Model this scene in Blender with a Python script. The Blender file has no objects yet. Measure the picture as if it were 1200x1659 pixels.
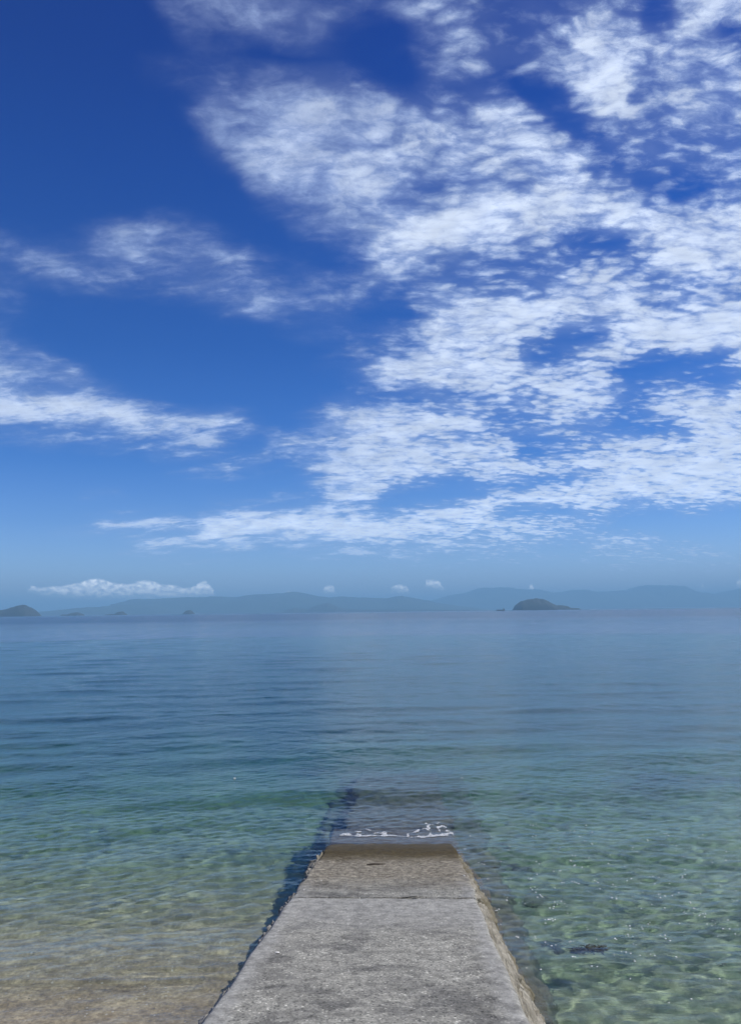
import bpy, math, random
import numpy as np
from mathutils import Vector, Matrix

SC = bpy.context.scene
random.seed(7)

# ------------------------------------------------------------------ camera
F_PX, CX, CY, CAM_H = 1248.0, 600.0, 829.5, 4.0
PITCH = math.atan((991.0 - CY) / F_PX)
ROLL = -math.atan(0.0122)
cam_d = bpy.data.cameras.new('camera')
cam = bpy.data.objects.new('camera', cam_d)
SC.collection.objects.link(cam)
cam_d.sensor_fit = 'HORIZONTAL'
cam_d.sensor_width = 36.0
cam_d.lens = 36.0 * F_PX / 1200.0
cam_d.clip_start = 0.05
cam_d.clip_end = 200000
CM = Matrix.Rotation(math.pi / 2 + PITCH, 3, 'X') @ Matrix.Rotation(ROLL, 3, 'Z')
cam.matrix_world = Matrix.Translation((0, 0, CAM_H)) @ CM.to_4x4()
SC.camera = cam

# ------------------------------------------------------------------ light
SUN_AZ, SUN_EL = math.radians(84), math.radians(53)      # azimuth clockwise from +Y
sd = bpy.data.lights.new('sun', 'SUN')
sd.energy = 4.2
sd.angle = math.radians(0.53)
sd.color = (1.0, 0.955, 0.89)
sun = bpy.data.objects.new('sun', sd)
SC.collection.objects.link(sun)
sdir = Vector((math.sin(SUN_AZ) * math.cos(SUN_EL), math.cos(SUN_AZ) * math.cos(SUN_EL), math.sin(SUN_EL)))
sun.rotation_euler = sdir.to_track_quat('Z', 'Y').to_euler()
sun.location = sdir * 60
SC.view_settings.view_transform = 'Standard'
SC.view_settings.look = 'None'
SC.view_settings.exposure = 0.08
SC.view_settings.gamma = 1.0
SC.view_settings.use_curve_mapping = False


def ray(px, py):
    return (CM @ Vector(((px - CX) / F_PX, -(py - CY) / F_PX, -1.0))).normalized()


def on_z(px, py, z=0.0):
    v = ray(px, py)
    return Vector((0, 0, CAM_H)) + v * ((z - CAM_H) / v.z)


def at_dist(px, py, y):
    v = ray(px, py)
    return Vector((0, 0, CAM_H)) + v * (y / v.y)


# ------------------------------------------------------------------ node helper
class NT:
    def __init__(self, tree):
        self.t = tree
        self.n = tree.nodes
        self.l = tree.links

    def set(self, sock, v):
        if isinstance(v, bpy.types.NodeSocket):
            self.l.new(v, sock)
        elif v is not None:
            if hasattr(sock.default_value, '__len__') and not hasattr(v, '__len__'):
                v = [v] * len(sock.default_value)
            if hasattr(sock.default_value, '__len__') and len(v) == 3 and len(sock.default_value) == 4:
                v = (*v, 1)
            sock.default_value = v

    def m(self, op, a, b=None, c=None, clamp=False):
        n = self.n.new('ShaderNodeMath')
        n.operation = op
        n.use_clamp = clamp
        for i, v in enumerate((a, b, c)):
            if v is not None:
                self.set(n.inputs[i], v)
        return n.outputs[0]

    def vm(self, op, a, b=None, scale=None):
        n = self.n.new('ShaderNodeVectorMath')
        n.operation = op
        self.set(n.inputs[0], a)
        if b is not None:
            self.set(n.inputs[1], b)
        if scale is not None:
            self.set(n.inputs[3], scale)
        return n.outputs['Value'] if op in ('LENGTH', 'DOT_PRODUCT') else n.outputs[0]

    def noise(self, vec, scale=1, detail=4, rough=0.55, lac=2.0, dist=0.0, color=False):
        n = self.n.new('ShaderNodeTexNoise')
        self.set(n.inputs['Vector'], vec)
        for k, v in (('Scale', scale), ('Detail', detail), ('Roughness', rough), ('Lacunarity', lac), ('Distortion', dist)):
            self.set(n.inputs[k], v)
        return n.outputs['Color' if color else 'Fac']

    def vor(self, vec, scale=1, feature='F1', out='Distance', rand=1.0):
        n = self.n.new('ShaderNodeTexVoronoi')
        n.feature = feature
        self.set(n.inputs['Vector'], vec)
        self.set(n.inputs['Scale'], scale)
        self.set(n.inputs['Randomness'], rand)
        return n.outputs[out]

    def ramp(self, fac, stops, interp='LINEAR'):
        n = self.n.new('ShaderNodeValToRGB')
        n.color_ramp.interpolation = interp
        e = n.color_ramp.elements
        while len(e) < len(stops):
            e.new(0.5)
        for i, (p, c) in enumerate(stops):
            e[i].position = p
            e[i].color = (*c, 1) if hasattr(c, '__len__') else (c, c, c, 1)
        self.set(n.inputs[0], fac)
        return n.outputs[0]

    def mix(self, fac, a, b, mode='MIX'):
        n = self.n.new('ShaderNodeMix')
        n.data_type = 'RGBA'
        n.blend_type = mode
        self.set(n.inputs[0], fac)
        self.set(n.inputs[6], a)
        self.set(n.inputs[7], b)
        return n.outputs[2]

    def mr(self, v, a, b, c=0.0, d=1.0, smooth=False):
        n = self.n.new('ShaderNodeMapRange')
        n.interpolation_type = 'SMOOTHSTEP' if smooth else 'LINEAR'
        for i, x in enumerate((v, a, b, c, d)):
            self.set(n.inputs[i], x)
        return n.outputs[0]

    def xyz(self, v):
        n = self.n.new('ShaderNodeSeparateXYZ')
        self.set(n.inputs[0], v)
        return n.outputs

    def comb(self, x, y, z=0.0):
        n = self.n.new('ShaderNodeCombineXYZ')
        for i, v in enumerate((x, y, z)):
            self.set(n.inputs[i], v)
        return n.outputs[0]

    def curve(self, v, pts):
        n = self.n.new('ShaderNodeFloatCurve')
        c = n.mapping.curves[0]
        pts = sorted(pts)
        while len(c.points) < len(pts):
            c.points.new(0.5, 0.5)
        for i, (x, y) in enumerate(pts):
            c.points[i].location = (x, y)
            c.points[i].handle_type = 'AUTO_CLAMPED'
        n.mapping.update()
        self.set(n.inputs['Value'], v)
        return n.outputs[0]

    def bump(self, h, strength=1.0, dist=0.01, normal=None):
        n = self.n.new('ShaderNodeBump')
        self.set(n.inputs['Strength'], strength)
        self.set(n.inputs['Distance'], dist)
        self.set(n.inputs['Height'], h)
        if normal is not None:
            self.set(n.inputs['Normal'], normal)
        return n.outputs[0]


# ------------------------------------------------------------------ sky
# cloud cover as seen, looking out to sea: columns every 75 px, rows every 50 px
COVER = [
    [0, .03, 0, 0, .30, .55, .55, .15, .45, .55, .50, .35, .40, .55, .25, .75, .65],
    [0, .03, 0, 0, .12, .45, .50, .15, .15, .45, .55, .35, .40, .85, .60, .75, .50],
    [0, .02, 0, .08, .17, .22, .28, .22, .15, .45, .50, .45, .50, .90, .60, .75, .70],
    [0, 0, 0, 0, .10, .42, .50, .48, .30, .50, .30, .20, .05, .65, .50, .70, .65],
    [0, 0, 0, 0, .02, .45, .62, .55, .45, .55, .60, .45, .05, .25, .60, .65, .75],
    [0, 0, 0, 0, 0, .22, .60, .72, .60, .50, .60, .85, .60, .30, .50, .50, .60],
    [0, 0, 0, 0, 0, .03, .38, .60, .78, .58, .55, .82, .88, .50, .38, .30, .50],
    [0, 0, .02, .12, .10, .02, .05, .48, .55, .60, .80, .85, .92, .92, .45, .70, .75],
    [.35, .25, .25, .42, .42, .15, .03, .15, .50, .90, .62, .35, .50, .42, .60, .95, .90],
    [.15, .33, .30, .32, .40, .42, .30, .28, .50, .45, .40, .52, .60, .60, .55, .60, .70],
    [.20, .03, 0, 0, .06, .22, .22, .38, .40, .50, .80, .85, .85, .92, .65, .80, .88],
    [.35, .05, 0, 0, 0, 0, .02, .15, .45, .55, .85, .88, .50, .25, .85, .92, .85],
    [.55, .30, .05, 0, 0, 0, .06, .10, .30, .80, .88, .85, .30, .60, .10, .20, .60],
    [.65, .62, .50, .25, .03, .02, .03, .02, .58, .55, .40, .60, .55, .25, .50, .82, .85],
    [.30, .52, .55, .50, .40, .12, .15, .40, .75, .75, .65, .50, .60, .45, .25, .80, .85],
    [0, .02, .03, .10, .32, .32, .25, .45, .70, .75, .70, .60, .25, .70, .82, .85, .80],
    [0, 0, .10, .02, .03, .08, .12, .20, .45, .15, .12, .35, .72, .85, .80, .85, .82],
    [0, .08, .25, .45, .35, .80, .80, .75, .70, .65, .75, .75, .60, .35, .10, .15, .10],
    [0, .02, .08, .25, .35, .25, .12, .30, .30, .45, .40, .30, .12, .42, .38, .38, .35],
    [0, 0, 0, 0, .02, .02, .03, .08, .08, .10, .12, .10, .10, .12, .12, .14, .15],
    [0, 0, 0, 0, 0, 0, 0, 0, 0, 0, 0, 0, 0, 0, 0, 0, 0],
]
# individual streaks, banks and gaps: (half width, cover, x0, y0, x1, y1, ...)
STREAKS = [
    (35, .04, 560, 60, 615, 85), (32, .04, 618, 45, 640, 120), (28, .04, 835, 145, 880, 160, 940, 200), (16, .02, 885, 180, 935, 200),
    (14, .15, 1035, 145, 1038, 155), (20, .3, 720, 150, 765, 150), (16, .08, 1045, 12, 1058, 20), (14, .2, 1188, 40, 1200, 55),
    (45, .50, 360, 20, 500, 40), (22, .32, 290, 10, 330, 40), (20, .22, 240, 95, 310, 110), (20, .12, 340, 62, 400, 80), (14, .08, 440, 92, 540, 112),
    (32, .50, 350, 165, 400, 220, 440, 300), (28, .50, 430, 150, 530, 140), (42, .62, 500, 195, 600, 190), (42, .72, 480, 262, 600, 290),
    (20, .45, 500, 370, 600, 390), (22, .02, 440, 400, 550, 422), (46, .92, 975, 95, 985, 155), (30, .7, 1000, 40, 1040, 70),
    (34, .93, 820, 205, 900, 255, 980, 320, 1050, 350), (30, .82, 600, 285, 675, 275), (26, .74, 715, 205, 720, 225),
    (24, .42, 680, 300, 725, 305), (20, .60, 800, 285, 850, 285), (34, .90, 640, 400, 720, 395, 760, 370, 880, 335),
    (18, .28, 975, 282, 1025, 275), (16, .10, 1075, 300, 1115, 302), (30, .45, 1080, 215, 1200, 240), (16, .22, 940, 385, 1000, 388), (26, .42, 720, 435, 860, 455),
    (16, .12, 600, 482, 630, 482), (30, .95, 1115, 388, 1200, 385), (30, .90, 730, 515, 860, 500, 1000, 480), (26, .86, 740, 545, 850, 550),
    (20, .06, 600, 512, 645, 505), (14, .15, 600, 575, 660, 575), (20, .03, 600, 640, 655, 640), (13, .08, 680, 635, 740, 637), (20, .08, 880, 572, 955, 558),
    (24, .86, 640, 600, 720, 612, 870, 618), (20, .92, 945, 592, 1010, 562), (34, .93, 1030, 540, 1200, 560), (22, .03, 990, 640, 1040, 603, 1160, 598),
    (15, .08, 1010, 650, 1075, 655), (32, .86, 1080, 655, 1200, 660), (18, .88, 915, 645, 990, 640), (22, .86, 870, 690, 950, 680), (22, .42, 760, 665, 850, 690),
    (20, .86, 545, 672, 600, 680, 750, 680), (20, .80, 600, 712, 670, 715), (20, .80, 570, 770, 740, 748, 860, 740), (11, .78, 535, 809, 600, 795, 660, 770),
    (9, .02, 860, 732, 960, 712, 1095, 694), (18, .88, 790, 778, 900, 758, 1050, 732, 1200, 705), (15, .02, 640, 818, 760, 800, 930, 778),
    (22, .88, 690, 842, 830, 816, 960, 792, 1100, 776, 1200, 774), (6, .12, 815, 828, 920, 828), (16, .70, 600, 862, 870, 866), (18, .03, 1030, 845, 1200, 850),
    (5, .60, 1112, 837, 1150, 837), (8, .80, 962, 879, 1065, 876), (13, .42, 1060, 897, 1200, 897), (5, .50, 830, 911, 915, 911), (4, .45, 905, 864, 975, 864),
    (26, .46, 0, 580, 60, 605), (12, .45, 40, 590, 130, 613), (26, .52, 0, 620, 90, 640), (20, .85, 0, 655, 140, 664), (17, .82, 140, 668, 250, 684, 330, 697),
    (11, .5, 120, 700, 240, 722), (7, .48, 258, 708, 330, 709), (8, .78, 350, 682, 410, 677), (5, .5, 410, 675, 500, 661),
    (9, .40, 255, 738, 345, 741), (10, .52, 355, 766, 425, 745), (9, .6, 450, 712, 540, 711), (9, .75, 500, 757, 600, 766),
    (4, .42, 145, 801, 200, 801), (6, .75, 182, 852, 295, 853), (4, .38, 75, 864, 150, 864), (4, .5, 330, 831, 362, 831), (4, .4, 450, 800, 482, 800), (5, .25, 340, 808, 400, 809),
    (15, .88, 335, 858, 400, 846, 500, 850, 640, 858), (10, .62, 235, 884, 330, 877, 390, 880), (8, .48, 470, 892, 555, 890), (7, .52, 560, 893, 620, 891),
    (16, .48, 0, 405, 100, 440, 150, 450), (14, .46, 160, 440, 230, 430), (20, .52, 190, 382, 260, 372, 370, 420), (24, .46, 220, 432, 330, 462, 440, 500),
    (22, .36, 440, 452, 540, 450), (4, .4, 0, 384, 40, 386), (6, .4, 0, 463, 30, 463), (14, .55, 550, 482, 600, 470), (9, .28, 450, 530, 580, 546), (4, .22, 440, 605, 530, 608),
]
G = 6
_gx, _gy = np.meshgrid(np.arange(0, 1201, G), np.arange(0, 1001, G))


def _cover_map():
    c = np.array(COVER)
    fx, fy = np.clip(_gx / 75.0, 0, 15.999), np.clip(_gy / 50.0, 0, 19.999)
    i, j = fx.astype(int), fy.astype(int)
    a, b = fx - i, fy - j
    m = (c[j, i] * (1 - a) + c[j, i + 1] * a) * (1 - b) + (c[j + 1, i] * (1 - a) + c[j + 1, i + 1] * a) * b
    for st_ in STREAKS:
        hw, val, p = st_[0], st_[1], np.array(st_[2:], float).reshape(-1, 2)
        d = np.full(m.shape, 1e9)
        for q0, q1 in zip(p, p[1:]):
            v = q1 - q0
            t = np.clip(((_gx - q0[0]) * v[0] + (_gy - q0[1]) * v[1]) / max(v @ v, 1e-6), 0, 1)
            dx, dy = _gx - q0[0] - t * v[0], _gy - q0[1] - t * v[1]
            d = np.minimum(d, np.hypot(dx * (0.55 if hw < 25 else 0.8), dy))
        w = np.exp(-(d / hw) ** 2 * 0.9)
        w = np.where(d > 2.4 * hw, 0, w)
        m = m * (1 - w) + val * w
    return m


CMAP = _cover_map()
CMI = CM.inverted()


def cover(az, te):
    v = CMI @ Vector((math.sin(az), math.cos(az), te))
    if v.z >= -1e-3:
        return 0.3
    gx = min(max((CX + F_PX * v.x / -v.z) / G, 0), CMAP.shape[1] - 1.001)
    gy = min(max((CY - F_PX * v.y / -v.z) / G, 0), CMAP.shape[0] - 1.001)
    i, j = int(gx), int(gy)
    a, b = gx - i, gy - j
    c = CMAP
    return (c[j, i] * (1 - a) + c[j, i + 1] * a) * (1 - b) + (c[j + 1, i] * (1 - a) + c[j + 1, i + 1] * a) * b


def build_world():
    w = bpy.data.worlds.new('World')
    SC.world = w
    w.use_nodes = True
    T = NT(w.node_tree)
    bg = T.n['Background']
    sky = T.n.new('ShaderNodeTexSky')
    sky.sky_type = 'NISHITA'
    sky.sun_disc = False
    sky.sun_elevation = SUN_EL
    sky.sun_rotation = SUN_AZ
    sky.ozone_density = 2.5
    sky.dust_density = 0.6
    d = T.n.new('ShaderNodeTexCoord').outputs['Generated']
    x, y, z = T.xyz(d)
    hl = T.m('MAXIMUM', T.m('SQRT', T.m('ADD', T.m('MULTIPLY', x, x), T.m('MULTIPLY', y, y))), 1e-4)
    te0 = T.m('MAXIMUM', T.m('DIVIDE', z, hl), 0.0)
    az0 = T.m('ARCTAN2', x, y)
    # deep polarised blue overhead, paler toward the horizon
    tint = T.ramp(T.m('MULTIPLY', te0, 1.0), SKY_TINT)
    base = T.mix(1.0, sky.outputs[0], tint, 'MULTIPLY')
    # coordinates on the cloud deck
    inv = T.m('DIVIDE', 1.0, T.m('ADD', T.m('MAXIMUM', z, 0.0), 0.20))
    q = T.comb(T.m('MULTIPLY', x, inv), T.m('MULTIPLY', y, inv), 0.0)
    wob = T.vm('SUBTRACT', T.noise(q, 5.0, 4, .6, color=True), (0.5, 0.5, 0.5))
    wx, wy, _ = T.xyz(wob)
    az = T.m('ADD', az0, T.m('MULTIPLY', wx, 0.06))
    te = T.m('ADD', te0, T.m('MULTIPLY', wy, T.mr(te0, 0.03, 0.5, 0.006, 0.055)))
    A0, A1, NA = -0.56, 0.56, 49
    ROWS = [0.0125 * k for k in range(16)] + [0.2 + 0.025 * k for k in range(29)]
    NR = len(ROWS)
    u = T.m('DIVIDE', T.m('SUBTRACT', az, A0), A1 - A0, clamp=True)
    v = T.m('MINIMUM', T.m('ADD', T.m('DIVIDE', T.m('MINIMUM', te, 0.2), 0.0125), T.m('DIVIDE', T.m('MAXIMUM', T.m('SUBTRACT', te, 0.2), 0.0), 0.025)), NR - 1)
    acc = None
    for i in range(NR):
        pts = [(k / (NA - 1), min(1, max(0, cover(A0 + (A1 - A0) * k / (NA - 1), ROWS[i])))) for k in range(NA)]
        if max(p[1] for p in pts) < 0.01:
            continue
        c = T.curve(u, pts)
        wt = T.m('MAXIMUM', T.m('SUBTRACT', 1.0, T.m('ABSOLUTE', T.m('SUBTRACT', v, float(i)))), 0.0)
        acc = T.m('MULTIPLY_ADD', c, wt, acc if acc is not None else 0.0)
    mask = acc
    q2 = T.vm('ADD', q, T.vm('SCALE', wob, scale=0.10))
    big = T.noise(T.vm('MULTIPLY', q2, (1.0, 1.25, 1)), 7.0, 9, .62, dist=0.2)
    # rippled altocumulus cells
    qr = T.vm('MULTIPLY', T.vm('ADD', q, T.vm('SCALE', wob, scale=0.05)), (0.75, 1.35, 1))
    cells = T.noise(qr, 31.0, 6, .68, dist=0.2)
    right = T.mr(az0, -0.05, 0.35, 0.25, 1.0)
    dens = T.m('SUBTRACT', 1.15, T.mr(mask, 0.55, 1.0, 0.0, 0.75))
    det = T.m('ADD', T.m('MULTIPLY', T.m('SUBTRACT', big, 0.5), 2.0),
              T.m('MULTIPLY', T.m('SUBTRACT', cells, 0.5), T.m('MULTIPLY', right, 2.6)))
    kap = T.mr(az0, -0.3, 0.35, 0.12, -0.22)
    strk = T.noise(T.comb(T.m('MULTIPLY', T.xyz(q2)[0], 3.2), T.m('MULTIPLY', T.m('ADD', T.m('MULTIPLY', T.xyz(q2)[0], kap), T.xyz(q2)[1]), 9.0), 0.0), 1.3, 7, .6, dist=0.5)
    det = T.m('ADD', det, T.m('MULTIPLY', T.m('SUBTRACT', strk, 0.5), T.mr(te0, 0.1, 0.35, 2.4, 1.2)))
    # rows of small rounded cloudlets
    qp = T.vm('ADD', T.vm('MULTIPLY', q, (0.8, 1.3, 1)), T.vm('SCALE', wob, scale=0.10))
    puff = T.m('MULTIPLY', T.m('SUBTRACT', 0.42, T.vor(qp, 30.0, rand=0.9)), T.mr(az0, -0.08, 0.2, 0.25, 1.5))
    det = T.m('ADD', det, puff)
    det = T.m('MULTIPLY', det, dens)
    amp = T.m('MINIMUM', T.m('MULTIPLY', mask, 1.7), 0.62)
    a = T.m('ADD', T.m('MULTIPLY', mask, 0.94), T.m('MULTIPLY', det, amp))
    a = T.m('SUBTRACT', a, 0.04)
    a = T.mr(a, 0.0, 1.0, 0.0, 0.93, smooth=True)
    # sharper bodies in the lower banks of cloud
    a2 = T.mr(a, 0.06, 0.74, 0.0, 0.88, smooth=True)
    a = T.mix(T.mr(te0, 0.18, 0.5, 0.75, 0.0), T.comb(a, a, a), T.comb(a2, a2, a2))
    a = T.xyz(a)[0]
    tex = T.m('ADD', T.m('MULTIPLY', big, 0.5), T.m('MULTIPLY', cells, 0.5))
    a = T.m('MULTIPLY', a, T.mr(T.m('ADD', tex, T.m('MULTIPLY', T.m('POWER', mask, 3.0), 0.10)), 0.40, 0.60, 0.62, 1.0, smooth=True))
    a = T.m('MULTIPLY', a, T.mr(mask, 0.3, 0.8, 0.60, 1.0))
    veil = T.m('MULTIPLY', T.mr(mask, 0.08, 0.8, 0.0, 0.34, smooth=True), T.mr(strk, 0.3, 0.65, 0.5, 1.0))
    a = T.m('ADD', a, T.m('MULTIPLY', veil, T.m('SUBTRACT', 1.0, a)))
    # row of little cumulus low over the mountains: top and base height against bearing
    def azp(px, py=945):
        r = ray(px, py)
        return math.atan2(r.x, r.y), r.z / math.hypot(r.x, r.y)
    tops = [(-60, 975), (40, 962), (58, 948), (62, 953), (76, 950), (100, 949), (122, 945), (135, 942), (155, 937.5), (172, 940),
            (188, 945), (205, 946), (222, 942), (235, 940), (250, 943), (268, 947), (285, 948), (300, 952), (318, 948), (330, 941),
            (338, 946), (346, 956), (352, 975), (390, 975), (398, 962), (405, 962), (409, 975),
            (455, 975), (462, 956), (472, 957), (478, 975),
            (518, 975), (523, 950), (532, 948), (544, 953), (549, 975), (628, 975), (634, 950), (645, 947), (656, 948), (662, 953), (666, 975),
            (684, 975), (689, 939), (700, 939), (712, 943), (720, 949), (724, 975), (851, 975), (855, 947), (860, 946), (866, 954), (869, 975),
            (1128, 975), (1132, 944), (1140, 943), (1146, 975), (1186, 975), (1192, 937), (1240, 936)]
    bas = [(40, 951), (100, 962), (150, 965), (240, 966), (300, 966), (345, 962), (400, 966), (470, 961), (523, 955), (545, 956), (634, 954), (662, 956),
           (689, 944), (720, 951), (855, 950), (866, 957), (1136, 948), (1192, 944), (1240, 950)]
    def cv(lst):
        out = {}
        for px, py in lst:
            aa, _ = azp(px)
            tt = ray(px, py)
            tt = tt.z / math.hypot(tt.x, tt.y)
            out[round((aa - A0) / (A1 - A0), 5)] = max(0.0, tt / 0.08)
        return sorted(out.items())
    cw = T.noise(T.comb(az0, te0, 0.0), 260.0, 4, .6, color=True)
    cwx, cwy, _ = T.xyz(T.vm('SUBTRACT', cw, (0.5, 0.5, 0.5)))
    uc = T.m('DIVIDE', T.m('SUBTRACT', T.m('MULTIPLY_ADD', cwx, 0.010, az0), A0), A1 - A0, clamp=True)
    tc = T.m('DIVIDE', T.m('MULTIPLY_ADD', cwy, 0.004, te0), 0.08)
    up = T.mr(T.m('SUBTRACT', T.curve(uc, cv(tops)), tc), -0.01, 0.035, 0, 1, smooth=True)
    dn = T.mr(T.m('SUBTRACT', tc, T.curve(uc, cv(bas))), -0.10, 0.05, 0, 1, smooth=True)
    fine = T.noise(T.comb(az0, T.m('MULTIPLY', te0, 1.6), 0.3), 120.0, 5, .6)
    cu = T.m('MULTIPLY', T.m('MULTIPLY', up, dn), T.mr(fine, 0.3, 0.58, 0.3, 0.85))
    # colours (world strength is 0.1)
    cc = T.ramp(a, [(0.0, (3.2, 3.9, 6.3)), (0.45, (4.8, 6.1, 9.0)), (1.0, (8.4, 9.4, 11.2))])
    shade = T.mr(T.noise(q2, 11.0, 5, .6), 0.35, 0.65, 0.84, 1.05)
    cc = T.vm('SCALE', cc, scale=shade)
    cc = T.vm('SCALE', cc, scale=T.mr(te0, 0.03, 0.2, 1.45, 1.0))
    col = T.mix(a, base, cc)
    col = T.mix(cu, col, T.ramp(fine, [(0.3, (12.5, 14.0, 16.5)), (0.62, (27.0, 27.0, 27.0))]))
    T.l.new(col, bg.inputs[0])
    bg.inputs[1].default_value = 0.1


SKY_TINT = [(0.0, (1.20, 1.18, 1.70)), (.057, (.80, 1.05, 1.66)), (.113, (.44, .74, 1.38)), (.195, (.155, .50, 1.17)), (.347, (.050, .345, .98)),
            (.587, (.008, .240, .88)), (.726, (.001, .185, .80)), (.839, (.0005, .160, .76)), (1.0, (.0005, .15, .68))]
build_world()


# ------------------------------------------------------------------ numpy noise
def perlin(x, y, seed=0):
    rs = np.random.RandomState(seed)
    perm = rs.permutation(512)
    g = rs.rand(512) * 2 * np.pi
    gx, gy = np.cos(g), np.sin(g)
    xi, yi = np.floor(x).astype(np.int64), np.floor(y).astype(np.int64)
    xf, yf = x - xi, y - yi
    u = xf * xf * xf * (xf * (xf * 6 - 15) + 10)
    v = yf * yf * yf * (yf * (yf * 6 - 15) + 10)

    def dot(ix, iy, fx, fy):
        h = perm[(perm[ix & 511] + iy) & 511]
        return gx[h] * fx + gy[h] * fy
    a = dot(xi, yi, xf, yf)
    b = dot(xi + 1, yi, xf - 1, yf)
    c = dot(xi, yi + 1, xf, yf - 1)
    d = dot(xi + 1, yi + 1, xf - 1, yf - 1)
    return (a * (1 - u) + b * u) * (1 - v) + (c * (1 - u) + d * u) * v * 1.0


def fbm(x, y, octs=4, seed=0, gain=0.5):
    s, a = 0, 1.0
    for i in range(octs):
        s = s + a * perlin(x * 2 ** i + 17.3 * i, y * 2 ** i - 9.1 * i, seed + i)
        a *= gain
    return s


def sstep(a, b, x):
    t = np.clip((x - a) / (b - a), 0, 1)
    return t * t * (3 - 2 * t)


# ------------------------------------------------------------------ mesh helpers
def link(name, me, mat=None, parent=None, smooth=True):
    o = bpy.data.objects.new(name, me)
    SC.collection.objects.link(o)
    if mat is not None:
        me.materials.append(mat)
    if smooth:
        me.shade_smooth()
    if parent is not None:
        o.parent = parent
    return o


def mesh_np(name, V, Q):
    me = bpy.data.meshes.new(name)
    V = np.asarray(V, dtype=np.float32).reshape(-1, 3)
    Q = np.asarray(Q, dtype=np.int32)
    n, k = Q.shape
    me.vertices.add(len(V))
    me.vertices.foreach_set('co', V.ravel())
    me.loops.add(n * k)
    me.loops.foreach_set('vertex_index', Q.ravel())
    me.polygons.add(n)
    me.polygons.foreach_set('loop_start', np.arange(0, n * k, k, dtype=np.int32))
    me.update(calc_edges=True)
    me.validate()
    return me


def grid_quads(nr, nc, wrap=False):
    i = np.arange(nr - 1)[:, None]
    j = np.arange(nc if wrap else nc - 1)[None, :]
    j2 = (j + 1) % nc
    a = i * nc + j
    b = i * nc + j2
    return np.stack([a, b, b + nc, a + nc], -1).reshape(-1, 4)


def thing(name, label, cat, loc=(0, 0, 0), group=None):
    o = bpy.data.objects.new(name, None)
    SC.collection.objects.link(o)
    o.location = loc
    bpy.context.view_layer.update()
    return tag(o, label, cat, group)


def tag(o, label=None, cat=None, group=None, kind=None):
    if label:
        o['label'] = label
    if cat:
        o['category'] = cat
    if group:
        o['group'] = group
    if kind:
        o['kind'] = kind
    return o


def mat(name):
    m = bpy.data.materials.new(name)
    m.use_nodes = True
    T = NT(m.node_tree)
    bs = T.n['Principled BSDF']
    P = T.n.new('ShaderNodeNewGeometry').outputs['Position']
    return m, T, bs, P


# ------------------------------------------------------------------ slipway frame
DIRV = Vector((0.03930822, 0.99922713, 0))
TV = Vector((0.99922713, -0.03930822, 0))
C0 = Vector((0.35720474, 13.96477429, 0))
SLOPE = 0.15786


def st(s, t, z):
    s, t, z = np.broadcast_arrays(np.asarray(s, float), np.asarray(t, float), np.asarray(z, float))
    return np.stack([C0.x + DIRV.x * s + TV.x * t, C0.y + DIRV.y * s + TV.y * t, z], -1)


def to_st(x, y):
    dx, dy = x - C0.x, y - C0.y
    return dx * DIRV.x + dy * DIRV.y, dx * TV.x + dy * TV.y


# ------------------------------------------------------------------ sea
def depth_profile(x, y):
    """height of beach / seabed"""
    s, t = to_st(x, y)
    yl = y + 0.35 * perlin(x * 0.13, y * 0.13, 5) + 0.04 * (x + 3)
    hl = np.interp(yl, [6.5, 7.2, 8.5, 10.0, 13.0, 15.6, 20.0, 25.0], [0.06, 0.0, -0.09, -0.27, -0.76, -1.20, -1.75, -2.315])
    hl = np.where(yl < 6.5, 0.06 + 0.22 * (6.5 - yl), hl)
    hl = np.minimum(hl, 2.3)
    far = np.maximum(yl - 25, 0)
    hl = np.where(yl > 25, -2.315 - 7.5 * (1 - np.exp(-far * 0.11 / 7.5)), hl)
    hr = -0.75 - 0.060 * (y - 8)
    hr = np.where(y < 7, -0.69 + 0.35 * (7 - y), hr)
    hr = np.minimum(hr, 2.3)
    hr = np.where(y > 14, np.minimum(hl, hr), hr)
    k = sstep(-1.0, 1.2, t)
    h = hl * (1 - k) + hr * k
    wet = np.clip(-h * 2, 0, 1)
    h = h + 0.05 * wet * fbm(x * 0.7, y * 0.9, 3, 11) + 0.012 * fbm(x * 3, y * 3.5, 3, 21)
    # low sand ripples left by the waves
    h = h + 0.006 * wet * np.sin(y * 26 + 3.0 * fbm(x * 0.8, y * 0.8, 2, 31) + x * 2)
    return h


rs = np.random.RandomState(3)
WAVES = []
for i in range(16):
    lam = 1.3 * (5.5 / 1.3) ** rs.rand()
    WAVES.append((lam, -math.pi / 2 + 0.12 + rs.randn() * 0.22, rs.rand() * 6.283, 0.0125))
for i in range(64):
    lam = 0.15 * (1.3 / 0.15) ** rs.rand()
    WAVES.append((lam, -math.pi / 2 + rs.randn() * 0.75, rs.rand() * 6.283, 0.019 if lam < 0.4 else 0.0078))


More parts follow.
